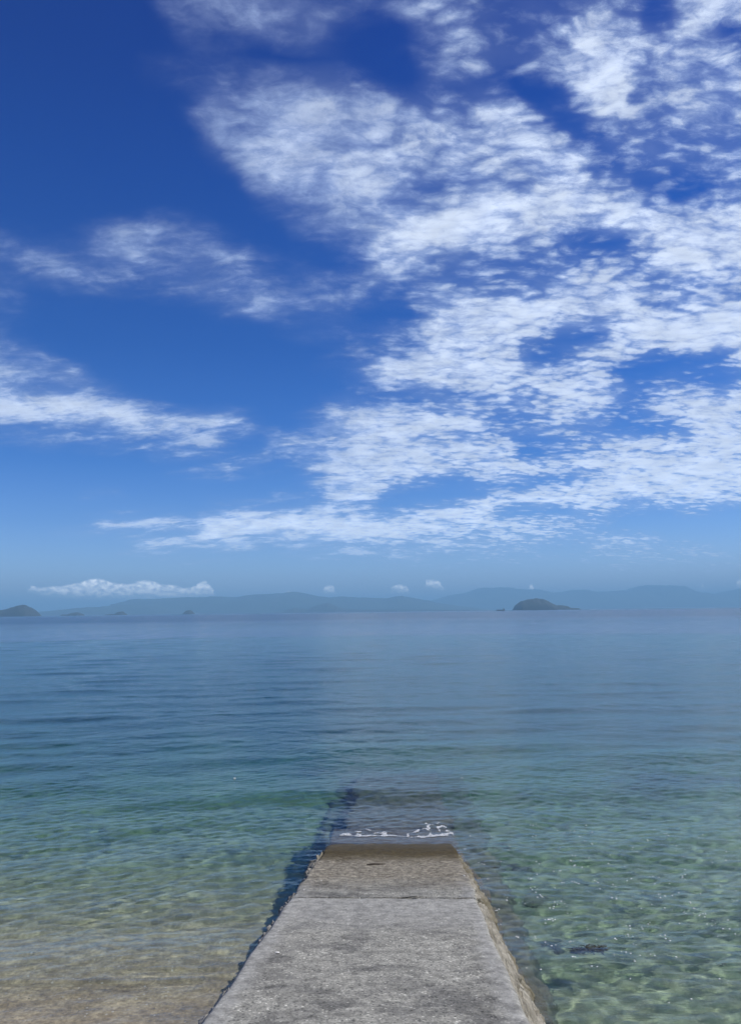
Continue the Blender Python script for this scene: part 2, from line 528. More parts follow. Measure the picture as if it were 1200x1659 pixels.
def water_h(x, y, spacing=None):
    x = np.asarray(x, float)
    y = np.asarray(y, float)
    xs = x + 0.35 * fbm(x * 0.18, y * 0.18, 2, 41)
    ys = y + 0.5 * fbm(x * 0.12, y * 0.14, 2, 51) + 0.006 * (x - 0.5) ** 2 * np.exp(-np.abs(y - 14) / 14)
    patch = 1.0 + 0.75 * fbm(x * 0.11, y * 0.22, 3, 61)
    patch = np.clip(patch, 0.35, 1.7)
    h = np.zeros_like(x)
    for lam, th, ph, sl in WAVES:
        k = 2 * math.pi / lam
        am = sl / k
        a = np.sin(k * (xs * math.cos(th) + ys * math.sin(th)) + ph) * am
        if spacing is not None:
            a = a * sstep(2.3, 4.5, lam / spacing)
        if lam < 1.3:
            a = a * patch
        h += a
    # thin spent wavelets running up the sand
    left = 1 - sstep(-2.1, -1.3, x)
    l1 = 9.05 + 0.10 * perlin(x * 0.7, x * 0 + 1.5, 64) + 0.02 * fbm(x * 4, x * 0 + 2.5, 2, 65)
    l2 = 9.32 + 0.06 * perlin(x * 0.9, x * 0 + 3.5, 66)
    h += left * 0.014 * (np.exp(-((y - l1) / 0.05) ** 2) * (x < -1.9) + 0.8 * np.exp(-((y - l2) / 0.045) ** 2) * sstep(-2.9, -2.5, x))
    return h


def shore_damp(x, y):
    d = -depth_profile(x, y)
    s, t = to_st(x, y)
    onr = (np.abs(t + 0.07) < 1.1) & (s < 3)
    d = np.where(onr, np.minimum(d, s * SLOPE), d)
    return 0.45 + 0.55 * sstep(0.0, 0.40, d)


NEAR_R = 130.0


def sea_points(rmin, rmax, n_extra=True):
    fwd = np.radians(np.arange(-34.5, 34.5001, 0.105))
    side = np.radians(np.concatenate([np.arange(36, 60, 1.5), np.arange(60, 301, 5.0), np.arange(301.5, 325, 1.5)]))
    az = np.concatenate([fwd, side])
    r = np.concatenate([[4.5, 5.5], 6.3 * 1.0028 ** np.arange(int(math.log(24 / 6.3) / math.log(1.0028)))])
    r = np.concatenate([r, r[-1] * 1.0042 ** np.arange(1, int(math.log(260 / r[-1]) / math.log(1.0042)))])
    n2 = int(math.log(60000 / r[-1]) / math.log(1.05))
    r = np.concatenate([r, r[-1] * 1.05 ** np.arange(1, n2)])
    X = r[:, None] * np.sin(az)[None]
    Y = r[:, None] * np.cos(az)[None]
    spa = np.full(len(az), math.radians(0.105))
    spa[len(fwd) - 1:] = math.radians(1.6)
    spr = np.where(r < 23.5, 0.0028, np.where(r < 255, 0.0042, 0.05))
    sp = r[:, None] * np.maximum(spa[None] * 1.0, spr[:, None])
    Z = water_h(X, Y, sp)
    near = r < 60
    Z[near] *= shore_damp(X[near], Y[near])
    return r, az, np.stack([X, Y, Z], -1)


def sea_volume(T, k=1.0):
    ab = T.n.new('ShaderNodeVolumeAbsorption')
    ab.inputs['Color'].default_value = SEA_ABS
    ab.inputs['Density'].default_value = SEA_ABS_D * k
    sc = T.n.new('ShaderNodeVolumeScatter')
    sc.inputs['Color'].default_value = SEA_SCT
    sc.inputs['Density'].default_value = SEA_SCT_D * k
    sc.inputs['Anisotropy'].default_value = 0.2
    ad = T.n.new('ShaderNodeAddShader')
    T.l.new(ab.outputs[0], ad.inputs[0])
    T.l.new(sc.outputs[0], ad.inputs[1])
    T.l.new(ad.outputs[0], T.n['Material Output'].inputs['Volume'])


SEA_ABS, SEA_ABS_D = (0.08, 0.87, 0.76, 1), 0.50
SEA_SCT, SEA_SCT_D = (0.45, 0.95, 0.95, 1), 0.085


def water_material(name, vol):
    m = bpy.data.materials.new(name)
    m.use_nodes = True
    T = NT(m.node_tree)
    T.n.remove(T.n['Principled BSDF'])
    out = T.n['Material Output']
    P = T.n.new('ShaderNodeNewGeometry').outputs['Position']
    g = T.n.new('ShaderNodeBsdfGlass')
    g.inputs['IOR'].default_value = 1.333
    dist = T.vm('LENGTH', P)
    # ripples finer than the mesh
    n1 = T.noise(T.vm('MULTIPLY', P, (1.0, 1.7, 1.0)), 9.0, 3, .6, dist=0.3)
    hgt = T.m('ADD', T.m('MULTIPLY', n1, 0.005), T.m('MULTIPLY', T.noise(T.vm('MULTIPLY', P, (0.6, 1.3, 1.0)), 3.0, 4, .6, dist=0.4), T.mr(dist, 10, 45, 0.008, 0.034)))
    if vol:
        n2 = T.noise(T.vm('MULTIPLY', P, (0.35, 1.0, 1.0)), 1.1, 6, .65, dist=0.2)
        hgt = T.m('ADD', hgt, T.m('MULTIPLY', n2, T.mr(dist, 70, 260, 0.0, 0.09)))
        T.l.new(T.mr(dist, 130, 450, 0.0, 0.20), g.inputs['Roughness'])
        sea_volume(T)
    else:
        g.inputs['Roughness'].default_value = 0.0
    T.l.new(T.bump(hgt, 1.0, 1.0), g.inputs['Normal'])
    T.l.new(g.outputs[0], out.inputs['Surface'])
    return m


def build_sea():
    r, az, V = sea_points(0, 0)
    na = len(az)
    k = int(np.searchsorted(r, NEAR_R))
    Q = grid_quads(len(r), na, True)
    me = mesh_np('sea', V, Q)
    me.materials.append(water_material('clear_water', False))
    me.materials.append(water_material('open_sea_water', True))
    idx = np.zeros(len(me.polygons), np.int32)
    idx[k * na:] = 1
    me.polygons.foreach_set('material_index', idx)
    sea = link('sea', me)
    tag(sea, 'calm clear blue-green sea stretching to the horizon', 'sea', kind='structure')
    # body of the near water: its tinting volume, up to the surface
    V2 = V[:k + 1].copy()
    V2[..., 2] += 0.003
    m = bpy.data.materials.new('water_body')
    m.use_nodes = True
    T = NT(m.node_tree)
    T.n.remove(T.n['Principled BSDF'])
    sea_volume(T)
    step = 2
    sel = list(range(0, k + 1))
    wb = link('water', mesh_np('water', V2, grid_quads(k + 1, na, True)), m)
    tag(wb, 'clear green tinted shallow water by the slipway', 'water', kind='structure')
    return sea


sea = build_sea()


# ------------------------------------------------------------------ seabed / beach
def build_seabed():
    fwd = np.radians(np.arange(-35, 35.001, 0.3))
    side = np.radians(np.concatenate([np.arange(37, 60, 2.0), np.arange(60, 301, 6.0), np.arange(302, 324, 2.0)]))
    az = np.concatenate([fwd, side])
    r = np.concatenate([[0.3, 1.0, 2.0, 3.0], 4.0 * 1.009 ** np.arange(int(math.log(25) / math.log(1.009)))])
    r = np.concatenate([r, r[-1] * 1.08 ** np.arange(1, int(math.log(70000 / r[-1]) / math.log(1.08)))])
    X = r[:, None] * np.sin(az)[None]
    Y = r[:, None] * np.cos(az)[None]
    Z = depth_profile(X, Y)
    s, t = to_st(X, Y)
    # keep the ground under the slipway
    lim = np.maximum(-s * SLOPE, -9) - 0.5
    Z = np.where((np.abs(t) < 1.25) & (s < 8), np.minimum(Z, lim), Z)
    rr = np.broadcast_to(r[:, None], Z.shape)
    Z = np.where((rr > 300) & (Z > -3) & (Y > 0), -9, Z)
    V = np.stack([X, Y, Z], -1)
    return mesh_np('seabed', V, grid_quads(len(r), len(az), True))


def sand_material():
    m, T, bs, P = mat('sand')
    x, y, z = T.xyz(P)
    big = T.noise(P, 0.55, 5, .6)
    med = T.noise(P, 4.0, 6, .65)
    fine = T.noise(P, 38.0, 5, .7)
    c = T.ramp(med, [(0.30, (0.30, 0.24, 0.145)), (0.5, (0.43, 0.36, 0.235)), (0.7, (0.57, 0.49, 0.34))])
    c = T.mix(T.mr(fine, 0.35, 0.7, 0, 0.6), c, (0.24, 0.19, 0.145, 1))
    swash = T.noise(T.vm('MULTIPLY', P, (0.8, 2.2, 1.0)), 2.2, 6, .7, dist=0.8)
    c = T.mix(0.8, c, T.ramp(swash, [(0.36, 0.72), (0.5, 1.0), (0.60, 1.15), (0.68, 1.5)]), 'MULTIPLY')
    c = T.mix(0.85, c, T.ramp(T.noise(P, 17.0, 5, .75), [(0.34, 0.55), (0.5, 1.0), (0.66, 1.55)]), 'MULTIPLY')
    # weed and silt patches in deeper water
    deep = T.mr(z, -0.25, -0.9, 0.0, 1.0)
    weed = T.m('MULTIPLY', T.mr(T.noise(P, 0.9, 6, .65, dist=0.5), 0.47, 0.62, 0.0, 0.4), deep)
    c = T.mix(weed, c, (0.12, 0.145, 0.08, 1))
    # seabed colour darkened with depth, imitating light lost in deeper water
    zz = T.m('ADD', z, T.m('MULTIPLY', T.m('SUBTRACT', T.noise(P, 0.25, 6, .65, dist=0.6), 0.5), 3.4))
    c = T.mix(T.mr(zz, -1.0, -3.2, 0.0, 0.85, smooth=True), c, (0.035, 0.060, 0.045, 1))
    # shells and pebbles
    v = T.vor(P, 20.0)
    vc = T.vor(P, 20.0, out='Color')
    pick = T.m('GREATER_THAN', T.xyz(vc)[0], 0.80)
    peb = T.m('MULTIPLY', T.m('LESS_THAN', v, 0.26), pick)
    c = T.mix(T.m('MULTIPLY', peb, 0.85), c, T.ramp(T.xyz(vc)[1], [(0.0, (0.10, 0.085, 0.07)), (0.5, (0.4, 0.36, 0.3)), (1.0, (0.75, 0.72, 0.66))]))
    T.l.new(c, bs.inputs['Base Color'])
    bs.inputs['Roughness'].default_value = 0.75
    T.l.new(T.bump(T.m('ADD', T.m('MULTIPLY', fine, 0.6), T.m('MULTIPLY', peb, 0.3)), 0.7, 0.02), bs.inputs['Normal'])
    return m


M_SAND = sand_material()
tag(link('seabed', build_seabed(), M_SAND), 'pale brown sand shelving under the shallow water', 'sand', kind='structure')


# ------------------------------------------------------------------ concrete
def concrete_material(name, kind):
    m, T, bs, P = mat(name)
    x, y, z = T.xyz(P)
    rel = T.vm('SUBTRACT', P, (C0.x, C0.y, 0))
    s = T.vm('DOT_PRODUCT', rel, tuple(DIRV))
    t = T.vm('DOT_PRODUCT', rel, tuple(TV))
    fine = T.noise(P, 42.0, 6, .8)
    med = T.noise(T.vm('MULTIPLY', P, (1, 1.5, 1)), 2.4, 7, .65, dist=0.2)
    big = T.noise(T.vm('MULTIPLY', P, (0.8, 1.2, 1)), 2.0, 5, .62)
    agg = T.vor(P, 42.0)
    aggc = T.xyz(T.vor(P, 42.0, out='Color'))
    c = T.ramp(fine, [(0.32, (0.11, 0.109, 0.104)), (0.5, (0.255, 0.252, 0.238)), (0.68, (0.42, 0.412, 0.385))])
    # exposed aggregate: light and dark chips
    chip = T.m('MULTIPLY', T.m('LESS_THAN', agg, 0.42), T.mr(aggc[0], 0.45, 0.6, 0, 1))
    c = T.mix(T.m('MULTIPLY', chip, 0.85), c, T.ramp(aggc[1], [(0.0, (0.06, 0.06, 0.06)), (0.55, (0.22, 0.22, 0.21)), (1.0, (0.66, 0.65, 0.61))]))
    # worn dark blotches
    blot = T.m('MULTIPLY', T.mr(big, 0.47, 0.57, 0, 1), T.mr(med, 0.40, 0.56, 0.5, 1))
    # smoother pale margins and the pale band at the joint
    e = T.m('SUBTRACT', 1.0, T.m('ABSOLUTE', T.m('DIVIDE', T.m('ADD', t, 0.09), 1.07)))
    en = T.m('ADD', e, T.m('MULTIPLY', T.m('SUBTRACT', med, 0.5), 0.25))
    margin = T.mr(en, 0.07, 0.22, 1, 0, smooth=True)
    blot = T.m('MULTIPLY', blot, T.m('SUBTRACT', 1.0, margin))
    if kind == 'upper':
        joint = T.mr(T.m('ADD', s, T.m('MULTIPLY', med, 1.0)), -5.9, -4.9, 0, 1, smooth=True)
        blot = T.m('MULTIPLY', blot, T.m('SUBTRACT', 1.0, T.m('MULTIPLY', joint, 0.75)))
        margin = T.m('MAXIMUM', margin, T.m('MULTIPLY', joint, 0.8))
    c = T.mix(T.m('MULTIPLY', blot, 0.9), c, T.mix(1.0, c, (0.50, 0.50, 0.52, 1), 'MULTIPLY'))
    c = T.mix(1.0, c, (1.04, 1.02, 0.93, 1), 'MULTIPLY')
    c = T.mix(T.m('MULTIPLY', margin, 0.6), c, (0.30, 0.295, 0.275, 1))
    rough = 0.85
    bh = T.m('ADD', T.m('MULTIPLY', fine, 0.6), T.m('MULTIPLY', chip, 0.35))
    if kind != 'upper':
        # shell grit, then brown algae toward the waterline, grey-green below it
        grit = T.mr(T.noise(P, 17.0, 6, .75), 0.42, 0.6, 0, 1)
        sn = T.m('ADD', s, T.m('MULTIPLY', T.m('SUBTRACT', med, 0.5), 1.1))
        warm = T.mr(sn, -4.5, -3.0, 0, 0.85, smooth=True)
        c = T.mix(warm, c, T.mix(grit, (0.12, 0.10, 0.07, 1), (0.36, 0.32, 0.24, 1)))
        alg = T.mr(sn, -2.4, -1.0, 0, 0.95, smooth=True)
        c = T.mix(alg, c, T.mix(T.mr(fine, .35, .65), (0.034, 0.022, 0.003, 1), (0.085, 0.058, 0.010, 1)))
        sub = T.mr(sn, -0.35, 0.35, 0, 0.9, smooth=True)
        c = T.mix(sub, c, T.mix(T.mr(grit, 0, 1), (0.10, 0.09, 0.065, 1), (0.22, 0.19, 0.14, 1)))
        bh = T.m('ADD', bh, T.m('MULTIPLY', grit, 0.8))
        T.l.new(T.mr(sn, -1.6, -0.4, 0.85, 0.55), bs.inputs['Roughness'])
    else:
        bs.inputs['Roughness'].default_value = rough
    # darker and paler patches a hand across
    c = T.mix(0.75, c, T.ramp(T.noise(P, 9.0, 6, .7), [(0.33, 0.45), (0.5, 0.98), (0.68, 1.4)]), 'MULTIPLY')
    bs.inputs['Specular IOR Level'].default_value = 0.2
    T.l.new(c, bs.inputs['Base Color'])
    T.l.new(T.bump(bh, 0.75, 0.012), bs.inputs['Normal'])
    return m


def rubble_material(name, lo, mid, hi, wetline=True):
    m, T, bs, P = mat(name)
    x, y, z = T.xyz(P)
    n = T.noise(P, 5.0, 7, .7, dist=0.3)
    f = T.noise(P, 45.0, 4, .7)
    c = T.ramp(n, [(0.32, lo), (0.5, mid), (0.68, hi)])
    c = T.mix(T.mr(f, 0.4, 0.65, 0, 0.45), c, tuple(v * 0.55 for v in mid))
    if wetline:
        rel = T.vm('SUBTRACT', P, (C0.x, C0.y, 0))
        sv = T.comb(T.m('MULTIPLY', T.vm('DOT_PRODUCT', rel, tuple(DIRV)), 1.6), T.m('MULTIPLY', T.vm('DOT_PRODUCT', rel, tuple(TV)), 14.0), T.m('MULTIPLY', z, 3.0))
        cr = T.m('ABSOLUTE', T.m('SUBTRACT', T.noise(sv, 1.6, 5, .65, dist=0.4), 0.5))
        c = T.mix(T.mr(cr, 0.022, 0.0, 0, 0.85), c, (0.03, 0.026, 0.02, 1))
        zz = T.m('ADD', z, T.m('MULTIPLY', T.m('SUBTRACT', n, 0.5), 0.35))
        c = T.mix(T.mr(zz, 0.28, 0.06, 0, 0.8, smooth=True), c, T.mix(f, (0.07, 0.058, 0.028, 1), (0.17, 0.145, 0.08, 1)))
    T.l.new(c, bs.inputs['Base Color'])
    bs.inputs['Roughness'].default_value = 0.8
    T.l.new(T.bump(T.m('ADD', n, T.m('MULTIPLY', f, 0.3)), 0.8, 0.03), bs.inputs['Normal'])
    return m


M_UP = concrete_material('worn_concrete', 'upper')
M_LOW = concrete_material('algae_concrete', 'lower')
M_FLANK = rubble_material('mortared_rubble', (0.12, 0.105, 0.075), (0.27, 0.245, 0.19), (0.42, 0.39, 0.32))
M_FOOT = rubble_material('sunken_footing', (0.10, 0.085, 0.055), (0.19, 0.16, 0.11), (0.30, 0.26, 0.19), False)
M_ROCK = rubble_material('grey_stone', (0.12, 0.115, 0.10), (0.24, 0.23, 0.205), (0.38, 0.365, 0.33))

slip = thing('slipway', 'grey concrete slipway running down into the sea from the bottom of the view', 'slipway', tuple(C0))


def pchild(name, me, mt, smooth=True):
    o = link(name, me, mt, None, smooth)
    o.parent = slip
    o.matrix_parent_inverse = Matrix.Translation(-C0)
    return o


def loft_slab(name, s0, s1, ds, tl, tr, thick, seed, mt, rough=0.004, edge=0.02, dz=0.0, endn=0.03):
    S = np.arange(s0, s1 + 1e-6, ds)
    nt = 72
    rows = []
    for i, s in enumerate(S):
        k = np.linspace(0, 1, nt)
        el = tl + edge * fbm(np.array([s * 1.7]), np.array([seed + .3]), 4, seed)[0]
        er = tr + edge * fbm(np.array([s * 1.7]), np.array([seed + 5.3]), 4, seed + 9)[0]
        t = el + (er - el) * k
        ss = np.full(nt, s)
        z = -ss * SLOPE + dz + rough * fbm(ss * 3, t * 3, 4, seed + 20)
        rnd = 0.018
        drop = np.minimum(t - el, er - t)
        z = z - np.where(drop < rnd, rnd * (1 - np.sqrt(np.clip(1 - (1 - drop / rnd) ** 2, 0, 1))), 0)
        top = np.stack([ss, t, z], -1)
        zb = -s * SLOPE + dz - thick
        jit = 0.012 * fbm(np.array([s * 6.0, s * 6.0]), np.array([1.0, 7.0]), 3, seed + 40)
        sides = np.array([[s, er - 0.01 + jit[0], (z[-1] * 2 + zb) / 3], [s, er - 0.015, (z[-1] + 2 * zb) / 3], [s, er - .02, zb],
                          [s, el + .02, zb], [s, el + 0.015, (z[0] + 2 * zb) / 3], [s, el + 0.01 + jit[1], (z[0] * 2 + zb) / 3]])
        rows.append(np.concatenate([top, sides]))
    R = np.array(rows)
    # uneven ends
    tt = R[-1, :, 1]
    R[-1, :, 0] += endn * fbm(tt * 1.6, tt * 0 + seed, 4, seed + 60)
    tt = R[0, :, 1]
    R[0, :, 0] += endn * fbm(tt * 1.6, tt * 0 + seed + 3, 4, seed + 70)
    nr, nc = R.shape[:2]
    V = st(R[..., 0], R[..., 1], R[..., 2]).reshape(-1, 3)
    me = bpy.data.meshes.new(name)
    Q = grid_quads(nr, nc, True)
    faces = [tuple(q) for q in Q.tolist()]
    faces.append(tuple(range(nc)))
    faces.append(tuple(reversed(range((nr - 1) * nc, nr * nc))))
    me.from_pydata(V.tolist(), [], faces)
    me.validate()
    import bmesh
    bm = bmesh.new()
    bm.from_mesh(me)
    bmesh.ops.recalc_face_normals(bm, faces=bm.faces)
    bm.to_mesh(me)
    bm.free()
    return pchild(name, me, mt)


up = loft_slab('upper_slab', -15.0, -4.64, 0.035, -1.16, 0.975, 0.22, 3, M_UP, endn=0.05)
low = loft_slab('lower_slab', -4.59, 1.15, 0.035, -1.155, 1.0, 0.25, 33, M_LOW, rough=0.012, edge=0.05, dz=0.005, endn=0.05)
low['label'] = 'lower slab stained brown by algae, washed over by the water at its end'
sub = loft_slab('submerged_slab', 1.19, 7.2, 0.06, -1.0, 1.03, 0.3, 63, M_LOW, rough=0.05, edge=0.16, dz=-0.07, endn=0.5)
sub['label'] = 'submerged slab seen through the water'

# flank on the right: mortared rubble battered outward down to the water
offp = np.array([[-15, 1.0], [-9, .78], [-5.83, .56], [-5.18, .54], [-4.55, .465], [-3.88, .40], [-3.0, .38], [-1.9, .31], [-1.5, .26], [-.74, .17], [-.07, .12], [1.3, .12]])


def build_flank():
    S = np.arange(-15, 1.3, 0.03)
    K = np.linspace(0, 1.18, 34)
    SS, KK = np.meshgrid(S, K, indexing='ij')
    off = np.interp(SS, offp[:, 0], offp[:, 1])
    ztop = -SS * SLOPE - 0.03
    zb = -0.02
    t = 0.955 + off * KK
    z = ztop + (np.minimum(zb, ztop - 0.12) - ztop) * KK
    # ledges and hollows: long strata broken by cells
    lay = fbm(SS * 0.9, KK * 5 + 0.5 * fbm(SS * .8, KK, 2, 77), 4, 70, .6)
    cav = fbm(SS * 5.5, KK * 5, 4, 90, .55)
    hole = -0.11 * sstep(0.16, 0.36, fbm(SS * 3.2, KK * 3.5, 3, 99))
    disp = 0.045 * lay + 0.03 * cav + hole
    disp = disp * sstep(0, 0.12, KK)
    V = st(SS, t + disp, z + disp * 0.55)
    return mesh_np('side_wall', V, grid_quads(len(S), len(K)))


fl = pchild('side_wall', build_flank(), M_FLANK)
fl['label'] = 'sloping side of the slipway in tan mortared rubble'


def build_left_wall():
    S = np.arange(-15, 1.3, 0.04)
    K = np.linspace(0, 1, 22)
    SS, KK = np.meshgrid(S, K, indexing='ij')
    ztop = -SS * SLOPE - 0.05
    z = ztop + (-0.6 - ztop) * KK
    t = -1.14 + 0.05 * fbm(SS * 3, KK * 4, 4, 120) - 0.10 * KK
    t = t + 0.0
    return mesh_np('side_wall', st(SS, t, z), grid_quads(len(S), len(K)))


pchild('side_wall', build_left_wall(), M_FLANK)


def build_footing():
    S = np.arange(-15, 9.8, 0.07)
    K = np.linspace(-1, 1, 80)
    SS, KK = np.meshgrid(S, K, indexing='ij')
    wl = 1.62 + 0.16 * fbm(SS * 0.9, SS * 0 + 2, 4, 140)
    wr = 1.85 + 0.22 * fbm(SS * 0.9, SS * 0 + 9, 4, 150)
    t = np.where(KK < 0, KK * wl, KK * wr)
    zt = np.minimum(-SS * SLOPE - 0.5, -0.42 - 0.05 * np.maximum(SS + 5, 0) - 0.11 * np.maximum(SS, 0))
    e = 1 - np.abs(KK)
    z = zt + 0.10 * fbm(SS * 2.2, t * 2.2, 4, 160) - 0.8 * (1 - sstep(0, 0.10, e))
    return mesh_np('footing', st(SS, t, z), grid_quads(len(S), len(K)))


ft = pchild('footing', build_footing(), M_FOOT)
ft['label'] = 'broad rubble footing lying under the water either side'


# ------------------------------------------------------------------ stones
import bmesh


def rock_mesh(name, seed, size, jag=0.28, sub=3):
    bm = bmesh.new()
    bmesh.ops.create_icosphere(bm, subdivisions=sub, radius=1)
    r = np.random.RandomState(seed)
    pl = [(Vector(r.randn(3)).normalized(), 0.55 + 0.35 * r.rand()) for _ in range(9)]
    for v in bm.verts:
        p = v.co.copy()
        for n, d in pl:
            k = p.dot(n)
            if k > d:
                p -= n * (k - d) * 0.9
        nn = float(fbm(np.array([p.x * 2 + seed]), np.array([p.y * 2 + p.z * 1.7]), 3, seed)[0])
        p *= 1 + jag * nn
        v.co = Vector((p.x * size[0], p.y * size[1], p.z * size[2]))
    me = bpy.data.meshes.new(name)
    bm.to_mesh(me)
    bm.free()
    return me


# stones standing out of the left edge are mortared in, so they are parts of the slipway
edge_stones = [(-9.3, .10, .16), (-9.0, .05, .10), (-8.75, .11, .20), (-8.5, .07, .12), (-8.3, .05, .12), (-7.95, .04, .10),
               (-6.35, .05, .10), (-6.1, .07, .13), (-5.9, .05, .10), (-5.72, .04, .08), (-5.0, .09, .14), (-4.78, .05, .10), (-4.35, .07, .12),
               (-2.7, .06, .14), (-2.4, .09, .17), (-2.15, .13, .20), (-1.9, .11, .18), (-1.6, .12, .20), (-1.35, .08, .16), (-1.0, .05, .15),
               (-3.6, .03, .10), (-3.2, .04, .12), (-0.6, .04, .14)]
for i, (s, out, ln) in enumerate(edge_stones):
    me = rock_mesh('edging_stone', 200 + i, (out * 0.85, ln * 0.8, 0.05 + 0.04 * random.random()), .5, 4)
    o = pchild('edging_stone', me, M_FLANK if s > -3 else M_ROCK, True)
    p = Vector(st(s, -1.155 - out * 0.25, -s * SLOPE - 0.09).tolist())
    # mesh is authored round the origin: move it by its own location
    o.matrix_parent_inverse = Matrix.Identity(4)
    o.location = p - C0
    o.rotation_euler = (random.uniform(-.4, .4), random.uniform(-.3, .3), random.uniform(-.5, .5))

# loose rocks under the water beside the footing
RK = [(868, 1478, .20), (902, 1562, .24), (843, 1424, .18), (812, 1392, .15)]
RL = ['dark sunken rock beside the slipway, level with the joint between the slabs', 'dark sunken rock off the slipway flank, left of the drifting seaweed',
      'sunken rock beside the algae-stained lower slab', 'small sunken rock just right of the foam at the slipway end']
for i, (px, py, sz) in enumerate(RK):
    p = on_z(px, py, -0.55)
    o = link('rock', rock_mesh('rock', 300 + i, (sz, sz * .8, sz * .45)), M_FOOT, None, False)
    zz = float(depth_profile(np.array([p.x]), np.array([p.y]))[0])
    o.location = (p.x, p.y, zz + sz * .12)
    o.rotation_euler = (0, 0, i * 1.3)
    tag(o, RL[i], 'rock', 'sunken rocks along the slipway')

# ------------------------------------------------------------------ small things on the slab
m_w, T, bs, P = mat('dead_wood')
T.l.new(T.ramp(T.noise(P, 30, 4), [(0.3, (0.04, 0.03, 0.02)), (0.7, (0.09, 0.07, 0.05))]), bs.inputs['Base Color'])
bs.inputs['Roughness'].default_value = 0.8


def tube(name, pts, rad, mt, n=8):
    bm = bmesh.new()
    rings = []
    for i, p in enumerate(pts):
        a = pts[max(i - 1, 0)]
        b = pts[min(i + 1, len(pts) - 1)]
        d = (b - a).normalized()
        u = d.orthogonal().normalized()
        w = d.cross(u)
        rings.append([bm.verts.new(p + (u * math.cos(k * 2 * math.pi / n) + w * math.sin(k * 2 * math.pi / n)) * rad[i]) for k in range(n)])
    for a, b in zip(rings, rings[1:]):
        for k in range(n):
            bm.faces.new((a[k], a[(k + 1) % n], b[(k + 1) % n], b[k]))
    bm.faces.new(rings[0][::-1])
    bm.faces.new(rings[-1])
    bmesh.ops.recalc_face_normals(bm, faces=bm.faces)
    me = bpy.data.meshes.new(name)
    bm.to_mesh(me)
    bm.free()
    return link(name, me, mt)


def ramp_pt(px, py, dz=0.0):
    v = ray(px, py)
    o = Vector((0, 0, CAM_H))
    n = Vector((DIRV.x * SLOPE, DIRV.y * SLOPE, 1)).normalized()
    k = ((C0 - o).dot(n)) / v.dot(n)
    return o + v * k + Vector((0, 0, dz))


a, b = ramp_pt(594, 1403), ramp_pt(624, 1401)
pts = [a.lerp(b, k) + Vector((0, 0.02 * math.sin(k * 5), 0.012)) for k in (0, .2, .4, .6, .8, 1)]
tag(tube('stick', pts, [.006, .013, .015, .014, .012, .005], m_w), 'short dark stick lying across the brown lower slab', 'stick')

m_s, T, bs, P = mat('bleached_shell')
T.l.new(T.ramp(T.noise(P, 60, 3), [(0.3, (0.6, 0.57, 0.5)), (0.7, (0.85, 0.83, 0.78))]), bs.inputs['Base Color'])


def shell(px, py, size, label, rot=0.0):
    bm = bmesh.new()
    bmesh.ops.create_uvsphere(bm, u_segments=24, v_segments=12, radius=1)
    bmesh.ops.delete(bm, geom=[v for v in bm.verts if v.co.z < -0.01], context='VERTS')
    for v in bm.verts:
        an = math.atan2(v.co.y, v.co.x)
        rr = math.hypot(v.co.x, v.co.y)
        f = (1 + 0.06 * math.sin(an * 14) * rr) * (0.75 + 0.25 * math.cos(an))
        v.co = Vector((v.co.x * size * f, v.co.y * size * 0.6 * f, v.co.z * size * 0.3))
    r = bmesh.ops.solidify(bm, geom=bm.faces[:], thickness=size * 0.06)
    me = bpy.data.meshes.new('shell')
    bm.to_mesh(me)
    bm.free()
    o = link('shell', me, m_s)
    o.location = ramp_pt(px, py, 0.004)
    o.rotation_euler = (-math.atan(SLOPE), 0, rot)
    tag(o, label, 'shell', 'white shells on the slipway')


shell(448, 1545, 0.028, 'white shell lying on the dark upper slab near its left edge', 0.2)
shell(492, 1443, 0.016, 'tiny white shell at the left end of the lower slab, above the joint', 1.2)
shell(752, 1420, 0.022, 'white shell at the right edge of the lower slab', 2.0)
shell(520, 1428, 0.018, 'pale shell on the gritty band of the lower slab, left side', 0.7)

# ------------------------------------------------------------------ seaweed
m_g, T, bs, P = mat('dark_seaweed')
T.l.new(T.ramp(T.noise(P, 20, 4), [(0.3, (0.012, 0.014, 0.008)), (0.7, (0.035, 0.04, 0.018))]), bs.inputs['Base Color'])
bs.inputs['Roughness'].default_value = 0.6


def seaweed(px, py, ln, wd, n, seed, label, z=-0.004):
    r = np.random.RandomState(seed)
    c = on_z(px, py, z)
    bm = bmesh.new()
    for i in range(n):
        u = r.uniform(-1, 1)
        p = Vector((u * ln * .5, r.normal() * wd * .35 * (1 - .5 * abs(u)) + 0.12 * ln * u, r.uniform(-.02, .015)))
        an = r.normal() * .5
        w = r.uniform(.006, .016) * min(1.0, ln * 3)
        prev = None
        for k in range(7):
            d = Vector((math.cos(an), math.sin(an), 0))
            q = Vector((-d.y, d.x, 0))
            ww = w * math.sin(math.pi * (k + .6) / 7.4)
            vs = [bm.verts.new(p + q * ww), bm.verts.new(p + Vector((0, 0, .003)) + q * 0), bm.verts.new(p - q * ww)]
            if prev:
                bm.faces.new((prev[0], prev[1], vs[1], vs[0]))
                bm.faces.new((prev[1], prev[2], vs[2], vs[1]))
            prev = vs
            p = p + d * .028 * min(1.0, ln * 3) + Vector((0, 0, r.normal() * .004))
            an += r.normal() * .5
    me = bpy.data.meshes.new('seaweed')
    bm.to_mesh(me)
    bm.free()
    o = link('seaweed', me, m_g)
    so = o.modifiers.new('thickness', 'SOLIDIFY')
    so.thickness = 0.003
    o.location = c
    tag(o, label, 'seaweed', 'drifting seaweed')


